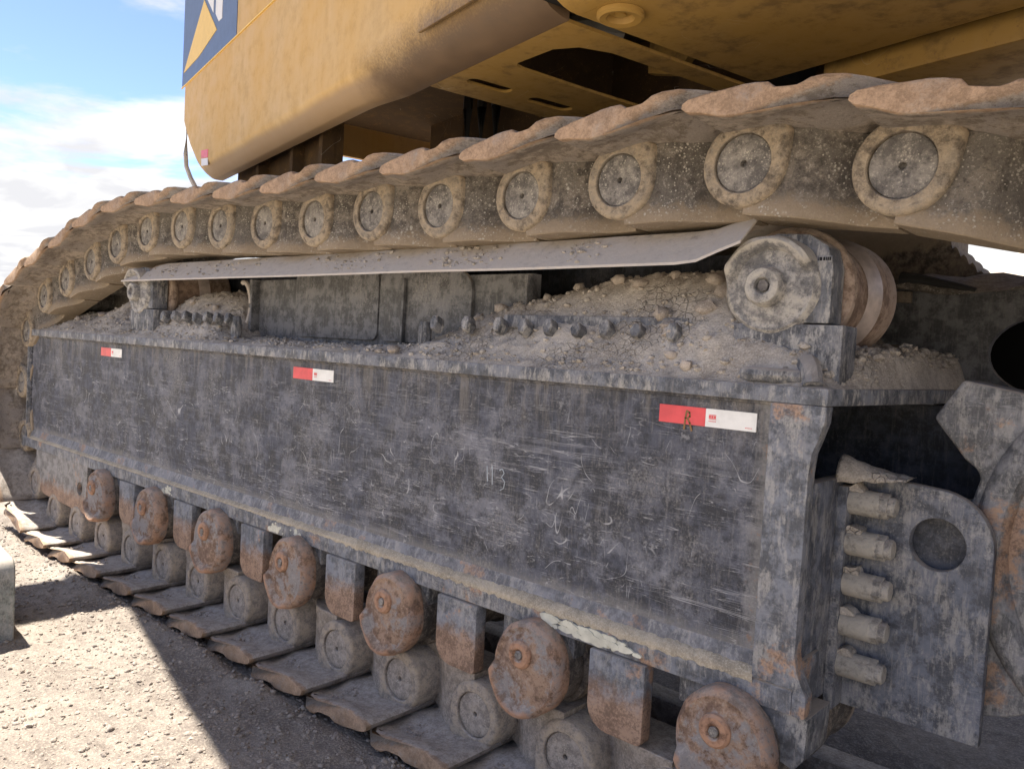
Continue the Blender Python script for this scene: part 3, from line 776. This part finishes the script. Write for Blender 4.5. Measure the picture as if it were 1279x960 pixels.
# ---- bolted bracket plate at the near end
YB = .37
out = [(-.862, 1.30), (-.78, 1.315)]+[(-.63, 1.292)]+[(-.62+.17*math.cos(a), 1.12+.17*math.sin(a)) for a in [R(t) for t in range(80, -1, -10)]]+[(-.45, .60), (-.862, .60)]
out = [(-.862, .56), (-.447, .56), (-.447, 1.10)]+[(-.607+.16*math.cos(R(t)), 1.12+.16*math.sin(R(t))) for t in range(0, 85, 9)]+[(-.70, 1.288), (-.80, 1.305), (-.862, 1.31)]
brk = holed('bracket_plate', out, [circ(-.592, 1.118, .080, 36, .082)], .035, M['bracket'], EX, XZ(YB+.02), .003)
bm = bmesh.new(); box(bm, -.78, -.49, .425, .445, .85, 1.225); obj('hole_dark_sheet', bm, M['inner'], brk)  # dark sheet added so the bracket hole looks shaded inside
bm = bmesh.new(); box(bm, -.862, -.832, .285, YB+.003, .56, 1.262); obj('foot_flange', bm, M['bracket'], brk, .004)
bm = bmesh.new()
lathe(bm, [(0, 0), (.037, 0), (.040, .008), (.040, .092), (.036, .098), (.031, .099), (.031, .132), (.026, .138), (0, .138)], (0, 0), 18)
bmesh.ops.rotate(bm, verts=bm.verts, cent=(0, 0, 0), matrix=Matrix.Rotation(R(-90), 3, 'Z'))
bb0 = obj('bracket_bolt', bm, M['ccap'], EX, ang=30)
bm = bmesh.new(); hexbolt(bm, (.0, 0, 0), .040, .030, 'x', 6, 1); hx = obj('hex_nut', bm, M['ccap'], bb0, .003); hx.location = (.088, 0, 0)
for k in range(5):
    o = bb0 if k == 0 else clone(bb0)
    o.location = (-.836, .325, 1.215-.128*k)
# guard between lower shoes and bracket: roller end piece
bm = bmesh.new(); prism(bm, [(-.98, .50), (-.84, .46), (-.81, .50), (-.806, .622), (-.98, .622)], .02, .20); obj('frame_toe', bm, M['carrier'], EX, .008)

# ---- drive sprocket at the near end
def sprocket():
    cx, cz = .10, 1.13
    bm = bmesh.new()
    pts = []
    NT = 11
    for k in range(NT):
        a = 2*PI*k/NT+R(149.5)
        for da, r in ((-.235, .640), (-.20, .655), (-.178, .70), (-.095, .815), (-.085, .832), (.085, .832), (.095, .815), (.178, .70), (.20, .655), (.235, .640)):
            pts.append((cx+r*math.cos(a+da), cz+r*math.sin(a+da)))
    prism(bm, pts, .46, .66)
    s = obj('drive_sprocket', bm, M['sprocket'], EX, .014, 3)
    bm = bmesh.new(); lathe(bm, [(.625, .47), (.61, .44), (.585, .425), (.545, .425), (.525, .45), (.515, .50)], (cx, cz), 72); obj('rim_band', bm, M['sprocket'], s)
    bm = bmesh.new(); lathe(bm, [(.52, .50), (.45, .49), (.43, .42), (.40, .36), (.20, .35), (0, .35)], (cx, cz), 64); obj('hub_cover', bm, M['inner'], s)
sprocket()
# far end idler wheel inside the chain
bm = bmesh.new(); lathe(bm, [(0, .25), (.42, .25), (.52, .23), (.60, .25), (.60, .45), (.52, .47), (0, .47)], (-6.72, 1.10), 48); obj('idler_wheel', bm, M['drum'], EX)

# ---- car body between the tracks
holes = [circ(-.50, 1.70, .215, 30, .18)]
bm = bmesh.new(); box(bm, -3.6, -1.3, .9, 4.4, 1.2, 1.95); cbod = obj('car_body', bm, M['inner'], EX)
holed('car_body_plate', [(-1.6, 1.57), (.6, 1.57), (.6, 1.955), (-.985, 1.955), (-1.6, 1.99)], [circ(-.455, 1.71, .21, 34, .15)], .05, M['web'], cbod, XZ(1.25))
bm = bmesh.new(); box(bm, -1.0, .6, 1.9, 1.95, 1.4, 2.0); obj('back_plate', bm, M['hole'], cbod)
bm = bmesh.new()
rings = []
for i in range(24):
    x = -.98+i*.065
    rings.append([(x, 1.12+.02*math.sin(i), 1.955-.02*math.sin(i*.6)-.008*i*.5*(i < 10)), (x, 1.13, 1.965+.02*math.sin(i*.9)), (x, 1.33, 2.02+.01*math.sin(i*1.7)), (x, 1.33, 1.99)])
loft(bm, rings); obj('bent_shield', bm, M['wall'], cbod)
for z in (1.925, 1.71):
    bm = bmesh.new(); box(bm, -1.03, -.945, 1.20, 1.226, z-.025, z+.02); obj('lug', bm, M['drum'], cbod, .004)
bm = bmesh.new(); tube(bm, [(-.97, 1.15, 1.99), (-.9, 1.14, 1.985), (-.78, 1.13, 1.96), (-.70, 1.12, 1.94)], [.028, .02, .014, .01], 8); obj('hose_end', bm, M['hose'], cbod)
bm = bmesh.new()
sil = [(-3.4, 1.9), (-3.4, 2.5), (-.90, 2.5), (-.885, 2.17)]
rn = random.Random(2); xx = -.88; zz = 2.15
while xx < .6:
    sil += [(xx, zz), (xx+.012, zz+.008), (xx+.022, zz-.004)]; xx += .034
    zz = max(2.035, zz-.034) if xx < -.76 else 2.03+rn.uniform(-.008, .008)
sil += [(.6, 1.9)]
prism(bm, sil, 1.5, 1.8); obj('lower_casting', bm, M['drum'], cbod)
# swing ring with its bumpy row of bolts
def swing_ring():
    cx, cy, rr = -2.75, 3.0, 1.25
    bm = bmesh.new(); lathe(bm, [(0, 0), (rr, 0), (rr, .38), (0, .38)], (0, 0), 64)
    bmesh.ops.rotate(bm, verts=bm.verts, cent=(0, 0, 0), matrix=Matrix.Rotation(R(90), 3, 'X')); bmesh.ops.translate(bm, verts=bm.verts, vec=(cx, cy, 1.98))
    s = obj('swing_ring', bm, M['drum'], EX)
    bm = bmesh.new()
    for k in range(90):
        a = 2*PI*k/90; hexbolt(bm, (cx+(rr-.05)*math.cos(a), cy+(rr-.05)*math.sin(a), 2.36), .034, .035, 'z', 8, 1)
    obj('ring_bolts', bm, M['drum'], s)['kind'] = 'stuff'
swing_ring()

# ------------------------------------------------------------------ upper body (own axes: u along the side, v inwards, w up)
A0 = Vector((-5.423, .5675, 2.70)); TH = R(-13.2)
def place(o): o.location = A0; o.rotation_euler = (0, 0, TH)
def bodypart(name, bm, m, parent, **k):
    o = obj(name, bm, m, None, **k)
    o.parent = parent
    return o
def side_shell():
    bm = bmesh.new()
    def lowz(u): return interp([(-.72, .62), (-.6, .40), (-.4, .21), (-.2, .065), (-.05, .012), (0, .0), (9, .0)], u)
    us = [-.72, -.70, -.66, -.6, -.5, -.4, -.3, -.2, -.1, -.05, 0, .1, .4, 1.2, 2.0, 2.4, 2.5, 2.56, 2.62, 2.68, 2.75, 3.2, 3.82, 3.835]
    P0 = [(-.05, .115), (-.047, .095), (-.036, .075), (-.012, .042), (.025, .005), (.04, 0), (.09, 0), (.09, .03), (.02, .16)]
    P1 = [(-.05, .17), (-.046, .135), (-.030, .098), (.005, .055), (.05, .020), (.10, .002), (.128, 0), (.128, .03), (.03, .24)]
    rings = []
    for u in us:
        z = lowz(u); e = .05*(1-min(1, (u+.72)/.08)); t = sstep(2.42, 2.78, u)
        rings.append([(u, -.05+e, 2.6)]+[(u, p[0]+(q[0]-p[0])*t+(e if i < 6 else 0), z+p[1]+(q[1]-p[1])*t) for i, (p, q) in enumerate(zip(P0, P1))]+[(u, .0, 2.6)])
    loft(bm, rings)
    return bm
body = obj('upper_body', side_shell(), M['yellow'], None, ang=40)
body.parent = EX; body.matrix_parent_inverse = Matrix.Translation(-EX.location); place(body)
body['label'] = 'tan dusted yellow side wall of the upper body'
# nearer stretch of the wall with the large rounded corner
def corner_shell(u0, u1, top=2.6):
    bm = bmesh.new(); rings = []
    pr = [(-.05, top), (-.05, .20)]+[(-.05+.17*(1-math.cos(R(t))), .17-.17*math.sin(R(t))) for t in range(0, 91, 10)]+[(.128, .0), (.128, .03), (.0, .2), (.0, top)]
    for u in (u0, u0+.004, (u0+u1)/2, u1-.004, u1): rings.append([(u, v, w) for v, w in pr])
    loft(bm, rings); return bm
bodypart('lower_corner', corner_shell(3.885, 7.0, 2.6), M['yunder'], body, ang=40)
# door plate proud of the wall
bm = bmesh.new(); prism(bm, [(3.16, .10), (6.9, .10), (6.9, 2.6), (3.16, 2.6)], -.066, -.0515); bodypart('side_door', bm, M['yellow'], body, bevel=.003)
bm = bmesh.new(); lathe(bm, [(0, -.068), (.009, -.068)], (3.265, .195), 10); bodypart('door_hole', bm, M['hole'], body)
# decal field above the seam
bm = bmesh.new(); prism(bm, [(-.70, .768), (2.0, .768), (2.0, .776), (-.70, .776)], -.058, -.0495); bodypart('panel_seam', bm, M['decalyellow'], body)
bm = bmesh.new(); prism(bm, [(-.69, .778), (.71, .778), (.71, 2.2), (-.69, 2.2)], -.054, -.0495); bodypart('decal_field', bm, M['navy'], body)
bm = bmesh.new(); prism(bm, [(-.64, .875), (-.20, .885), (.255, .945), (-.10, 1.25)], -.057, -.0538); bodypart('decal_triangle', bm, M['decalyellow'], body)
bm = bmesh.new()
prism(bm, [(.215, 1.06), (.30, .985), (.375, .985), (.375, 1.75), (.215, 1.75)], -.057, -.0538)
prism(bm, [(-.06, 1.265), (.155, 1.085), (.155, 1.35), (.10, 1.75), (-.06, 1.75)], -.0569, -.0538)
bodypart('decal_letter', bm, M['white'], body)
bm = bmesh.new(); prism(bm, [(-.04, .14), (.13, .12), (.13, .175), (-.05, .195)], -.053, -.0495); bodypart('small_sticker', bm, M['red'], body)
bm = bmesh.new(); prism(bm, [(-.03, .085), (.14, .065), (.13, .116), (-.04, .136)], -.053, -.0495); bodypart('small_sticker', bm, M['white'], body)
# underside plate with slots and the large opening
outer = [(2.92, .1295), (3.822, .1295), (3.822, 2.4), (2.90, 2.4)]
slots = [rrect(3.07, 3.14, .20, .41, .033), rrect(3.05, 3.125, .52, .745, .035), rrect(3.04, 3.11, .84, 1.06, .033)]
opening = [(3.37, .25), (3.40, .235), (3.60, .245), (3.68, .30), (3.72, .42), (3.72, .95), (3.70, 1.35), (3.36, 1.35), (3.33, 1.2), (3.34, .6), (3.355, .30)]
I4 = Matrix.Translation((0, 0, .02))
def holed_body(name, outer, holes, t, m, mat4):
    o = holed(name, outer, holes, t, m, None, mat4); o.parent = body; return o
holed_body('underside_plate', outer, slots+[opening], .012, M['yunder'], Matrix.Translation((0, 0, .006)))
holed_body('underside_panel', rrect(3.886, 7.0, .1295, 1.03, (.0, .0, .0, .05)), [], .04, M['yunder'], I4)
bm = bmesh.new(); box(bm, 3.80, 3.90, .135, 2.4, .045, .2); box(bm, 3.84, 3.88, -.03, .13, .03, 1.5); bodypart('panel_gap', bm, M['blackgap'], body)
bm = bmesh.new()
bmt = bmesh.new(); lathe(bm, [(.075, 0), (.075, -.014), (.066, -.02), (.045, -.016), (.036, .004), (.018, .004), (.018, -.008), (0, -.008)], (0, 0), 28)
bmesh.ops.rotate(bm, verts=bm.verts, cent=(0, 0, 0), matrix=Matrix.Rotation(R(90), 3, 'X')); bmesh.ops.translate(bm, verts=bm.verts, vec=(3.99, .21, -.001)); bmt.free()
bodypart('drain_boss', bm, M['yunder'], body)
# inner structure seen from below
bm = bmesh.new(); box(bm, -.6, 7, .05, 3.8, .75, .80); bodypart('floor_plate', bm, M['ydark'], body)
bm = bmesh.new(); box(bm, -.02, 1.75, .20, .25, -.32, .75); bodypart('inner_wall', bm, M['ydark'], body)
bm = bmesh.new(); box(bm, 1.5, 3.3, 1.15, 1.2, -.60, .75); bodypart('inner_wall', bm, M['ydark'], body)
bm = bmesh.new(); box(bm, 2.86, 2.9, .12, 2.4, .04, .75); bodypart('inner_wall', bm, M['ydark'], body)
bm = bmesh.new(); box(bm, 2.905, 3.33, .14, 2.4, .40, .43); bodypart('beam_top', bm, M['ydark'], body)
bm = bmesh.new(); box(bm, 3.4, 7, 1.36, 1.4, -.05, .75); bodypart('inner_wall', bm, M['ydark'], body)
bm = bmesh.new()
for u in (.62, 1.25, 1.70): box(bm, u, u+.05, .13, .205, -.28, .74)
bodypart('inner_rib', bm, M['ydark'], body)['kind'] = 'stuff'
bm = bmesh.new()
prism(bm, [(2.3, .74), (2.86, .74), (2.86, .30), (2.62, .10), (2.42, .30)], .9, .93)
bodypart('inner_rib', bm, M['yunder'], body)
bm = bmesh.new()
for k, u in enumerate((1.84, 1.93, 2.02)): tube(bm, [(u, .98+.04*k, -.1), (u+.02, .96+.04*k, .3), (u-.02, 1.0+.03*k, .74)], .028, 8)
bodypart('hose', bm, M['hose'], body)
bm = bmesh.new(); prism(bm, [(3.45, .10), (3.60, .06), (3.68, .12), (3.68, .60), (3.45, .60)], .86, .90); bodypart('opening_bracket', bm, M['yunder'], body)
bm = bmesh.new(); tube(bm, [(3.40, .30, .10), (3.5, .34, .13), (3.6, .40, .13), (3.66, .52, .12)], .04, 10); bodypart('opening_hose', bm, M['plaingrey'], body)
bm = bmesh.new(); box(bm, -.1, 2.3, 1.8, 4.5, -.32, .75); bodypart('swing_platform', bm, M['ydark'], body)
bm = bmesh.new(); box(bm, 4.1, 7.0, 1.12, 1.9, -.06, .04); bodypart('rear_panel', bm, M['yunder'], body, bevel=.01)
bm = bmesh.new(); box(bm, -.71, -.66, .0, 4.6, .5, 2.6); bodypart('end_wall', bm, M['yellow'], body)
bm = bmesh.new(); box(bm, -.72, 7, -.05, 4.6, 2.6, 2.65); bodypart('roof_plate', bm, M['yellow'], body)
# walkway, landing and rail added out of view to cast ground shade
bm = bmesh.new(); box(bm, -1.95, 7.0, -1.50, -.055, 2.56, 2.61); wk = bodypart('shade_walkway', bm, M['plaingrey'], body)
bm = bmesh.new(); box(bm, -1.93, -1.2, -2.3, -1.505, 2.56, 2.61); bodypart('shade_slab', bm, M['plaingrey'], body)  # unseen slab added for one more shadow band on the ground
bm = bmesh.new()
for z in (3.05, 3.6): tube(bm, [(-1.9, -1.48, z), (6.9, -1.48, z)], .022, 8)
for k in range(7): tube(bm, [(-1.9+k*1.45, -1.48, 2.6), (-1.9+k*1.45, -1.48, 3.6)], .022, 8)
bodypart('shade_rail', bm, M['yellow'], body)
# pale bent pipe behind the far corner
bm = bmesh.new(); tube(bm, [(-.70, .03, .62), (-.765, .012, .56), (-.772, .008, .30), (-.750, .012, .20), (-.68, .028, .11), (-.585, .05, .015), (-.52, .066, -.05), (-.48, .08, -.14), (-.47, .09, -.30)], .017, 8); bodypart('bent_pipe', bm, M['pipe'], body)

# ------------------------------------------------------------------ dirt heaped on the frame
def dirt_h(x, y):
    # height of the dirt over the top plate (1.567)
    ridge = interp([(-7.2, .04), (-7.0, .09), (-6.8, .155), (-6.5, .15), (-6.3, .19), (-6.0, .25), (-5.7, .20), (-5.45, .19), (-5.15, .27), (-4.95, .31), (-4.7, .31), (-4.5, .29), (-4.40, .16), (-4.30, .05), (-3.9, .035), (-3.2, .03), (-2.8, .05), (-2.6, .13), (-2.4, .22), (-2.2, .265), (-2.0, .30), (-1.85, .345), (-1.5, .37), (-1.25, .37), (-1.1, .30), (-.95, .12), (-.8, .10), (-.6, .09)], x)
    foot = interp([(-7.2, .02), (-6.5, .05), (-5.5, .05), (-4.5, .045), (-4.2, .03), (-3, .03), (-2.5, .045), (-2, .055), (-1.4, .05), (-1.15, .03), (-.9, .02), (-.6, .02)], x)
    ridge += (.105+.05*sstep(.35, .8, y)-ridge)*sstep(-1.02, -.93, x)
    t = sstep(.03, .36, y)
    lo = interp([(.004, .0), (.03, .35), (.1, 1.), (.4, 1.)], y)
    h = foot*lo+(ridge-foot)*t*(1-.25*sstep(.5, .7, y))
    h += .062*sstep(.015, .10, y)*sstep(-1.36, -1.22, x)*(1-sstep(-.93, -.84, x))*(1-sstep(.12, .3, y))
    h *= sstep(-.004, .055, XR+.076*y-x)
    return h
def dirt_z(x, y):
    h = dirt_h(x, y); k = min(1., h/.05)*sstep(.0, .03, y)
    return 1.566+max(-.002, h+k*(.020*fbm(x*5.5, y*5.5, 2)+.011*fbm(x*24, y*24, 7, 3)+.004*fbm(x*75, y*75, 9, 2)))
def heap():
    xs = []; x = XL+.01
    while x < -.72: xs.append(x); x += (.0135 if x < -3 else .0095)
    ys = [.003, .010, .018, .027, .037]+[.048+.0105*i for i in range(62)]+[.72+.03*i for i in range(26)]
    while xs[-1] > -.84: xs.pop()
    xs += [-.83+.0125*i for i in range(22)]
    xe = lambda y: XR+.076*y-.004
    V = [(min(xx, xe(y)), y, dirt_z(min(xx, xe(y)), y) if xx < xe(y)+.012 else 1.566) for y in ys for xx in xs]; nx = len(xs)
    Fc = [(j*nx+i, j*nx+i+1, (j+1)*nx+i+1, (j+1)*nx+i) for j in range(len(ys)-1) for i in range(nx-1)]
    me = bpy.data.meshes.new('dirt_heap'); me.from_pydata(V, [], Fc); finish(me, 180)
    o = link('dirt_heap', me, M['dirt'])
    tag(o, 'dry grey brown dirt heaped on top of the track frame', 'dirt', kind='stuff')
    rnd = random.Random(11); P = []
    for _ in range(7000):
        x = XL+.05+6.4*rnd.random(); y = .012+.6*rnd.random()**1.3
        r = .0025+.013*rnd.random()**5
        if dirt_h(x, y) < .012: continue
        P.append(((x, y, dirt_z(x, y)+r*.25), r))
    for _ in range(900):
        x = -1.0+.30*rnd.random(); y = .12+1.2*rnd.random(); r = .005+.022*rnd.random()**4
        if x < XR+.076*y-.03: P.append(((x, y, dirt_z(x, y)+r*.2), r))
    tag(scatter('dirt_clods', P, M['dirt'], seed=9), 'small crumbs and clods strewn over the dirt heap on the frame', 'dirt', kind='stuff')
heap()
def stones():
    spots = [(-1.31, .20, .036), (-1.275, .25, .030), (-1.40, .14, .030), (-1.43, .16, .022), (-1.47, .19, .034), (-1.36, .08, .024), (-1.33, .30, .028), (-1.62, .28, .027), (-1.75, .33, .030), (-1.95, .34, .026), (-2.10, .33, .024), (-1.50, .32, .024), (-2.33, .30, .03), (-2.42, .26, .024), (-1.69, .16, .02), (-1.28, .045, .024), (-2.73, .05, .030), (-2.82, .045, .022), (-4.95, .25, .03), (-4.62, .22, .026), (-6.25, .2, .03), (-6.6, .16, .026)]
    rnd = random.Random(21)
    own = {0: 'largest pale stone leaning against the left side of the near carrier roller bracket', 1: 'pale stone behind the largest one at the near carrier roller bracket', 6: 'stone wedged high between the dirt heap and the near carrier roller cap',
           15: 'small stone at the frame edge just above the red half of the nearest sticker', 16: 'pale chip at the frame edge below the leftmost upright stud', 17: 'smaller chip at the frame edge left of the pale chip', 11: 'stone high on the heap right under the slide plate near its bent end',
           18: 'larger stone in the far small heap beside the curved rib', 19: 'smaller stone in the far small heap beside the curved rib', 20: 'stone in the low dirt left of the far carrier roller', 21: 'leftmost stone in the low dirt at the far end of the frame', 5: 'stone low on the heap in front of the right end of the bolt row', 14: 'small stone among the middle bolts of the row'}
    def lab(i):
        return own.get(i) or ('dusty stone on the dirt just above the right end of the bolt row' if i in (2, 3, 4) else 'dusty stone along the crest of the big heap under the slide plate' if i in (7, 8, 9, 10) else 'dusty stone on the left shoulder of the big dirt heap')
    for i, (x, y, r) in enumerate(spots):
        V, Fc = [], []; pebble(V, Fc, (0, 0, 0), r*1.1, rnd, .8)
        bm = bmesh.new(); vs = [bm.verts.new(p) for p in V]
        for f in Fc: bm.faces.new([vs[k] for k in f])
        bmesh.ops.subdivide_edges(bm, edges=bm.edges, cuts=1, use_grid_fill=True, smooth=.35); bm.normal_update(); rough_up(bm, r*.15, 40, i)
        o = obj('stone', bm, M['stone'], ang=60); o.location = (x, y, dirt_z(x, y)+r*.28)
        tag(o, lab(i), 'stone', 'stones in the dirt on the frame')
stones()
# dirt piled at the bracket top
def bracket_dirt():
    bm = bmesh.new(); rings = []
    for i in range(16):
        t = i/15; x = -.868+.20*t; h = .075*(1-t)**1.2+.008
        ring = []
        for k in range(9):
            a = PI*k/8; ring.append((x, .335-.062*math.cos(a), 1.262+.03*t+.01+h*math.sin(a)**.8+.008*noise.noise(Vector((x*30, k*.7, 3)))))
        rings.append(ring)
    loft(bm, rings)
    tag(obj('dirt_lump', bm, M['dirt'], ang=180), 'cracked lump of dry dirt lying on top of the bolted bracket plate', 'dirt')
    rnd = random.Random(4)
    for k in range(5):
        bm = bmesh.new(); z = 1.215-.128*k+.034; pts = []
        for i in range(7):
            a = PI*i/6; pts.append((-.834+.018+.030*math.cos(a)+rnd.uniform(-.006, .006), z+.028*math.sin(a)*rnd.uniform(.5, 1)))
        prism(bm, pts, .30, .352); bm.normal_update(); rough_up(bm, .006, 60, k)
        tag(obj('dirt_clod', bm, M['dirt'], ang=60), 'dirt clod lodged on the %s bolt of the bracket plate' % ('topmost', 'second', 'middle', 'fourth', 'lowest')[k], 'dirt', 'dirt clods on the bracket bolts')
bracket_dirt()

def plate_dirt():
    rnd = random.Random(8); P = []
    for cx, n, w in ((-2.35, 130, .10), (-1.75, 40, .05), (-3.2, 50, .12), (-4.3, 60, .2), (-5.0, 60, .15), (-2.9, 30, .06)):
        for _ in range(n):
            y = .03+.10*rnd.random(); x = rnd.gauss(cx, w); r = .003+.010*rnd.random()**2.5
            P.append(((x, y, 1.934+.885*(y-.015)+r*.15), r))
    tag(scatter('plate_dirt', P, M['dirt'], seed=14), 'small clods of dirt lying on the long slide plate under the upper track', 'dirt', kind='stuff')
plate_dirt()
def shoe_crumbs():
    rnd = random.Random(31); P = []
    for k in range(15):
        px = -.31-.4453*k
        for _ in range(90):
            u = rnd.random(); x = px+.02-.30*u; y = -.015-.13*rnd.random()**1.6
            r = .003+.008*rnd.random()**3
            P.append(((x, y, .070+r*.1), r))
    tag(scatter('shoe_crumbs', P, M['gravel'], seed=12), 'crumbs of gravel lying on the lower track shoes', 'gravel', kind='stuff')
shoe_crumbs()

# ------------------------------------------------------------------ steel block standing at the left
bm = bmesh.new()
prism(bm, rrect(-.62, 0, 0, .43, (.0, .0, .075, .075), 6), -.40, 0)
blk = obj('steel_block', bm, M['block'], bevel=.02, seg=3); blk.location = (-4.50, -.865, -.01); blk.rotation_euler = (0, 0, R(-6))
tag(blk, 'worn grey green steel block with rounded top corner standing on the sand', 'block')
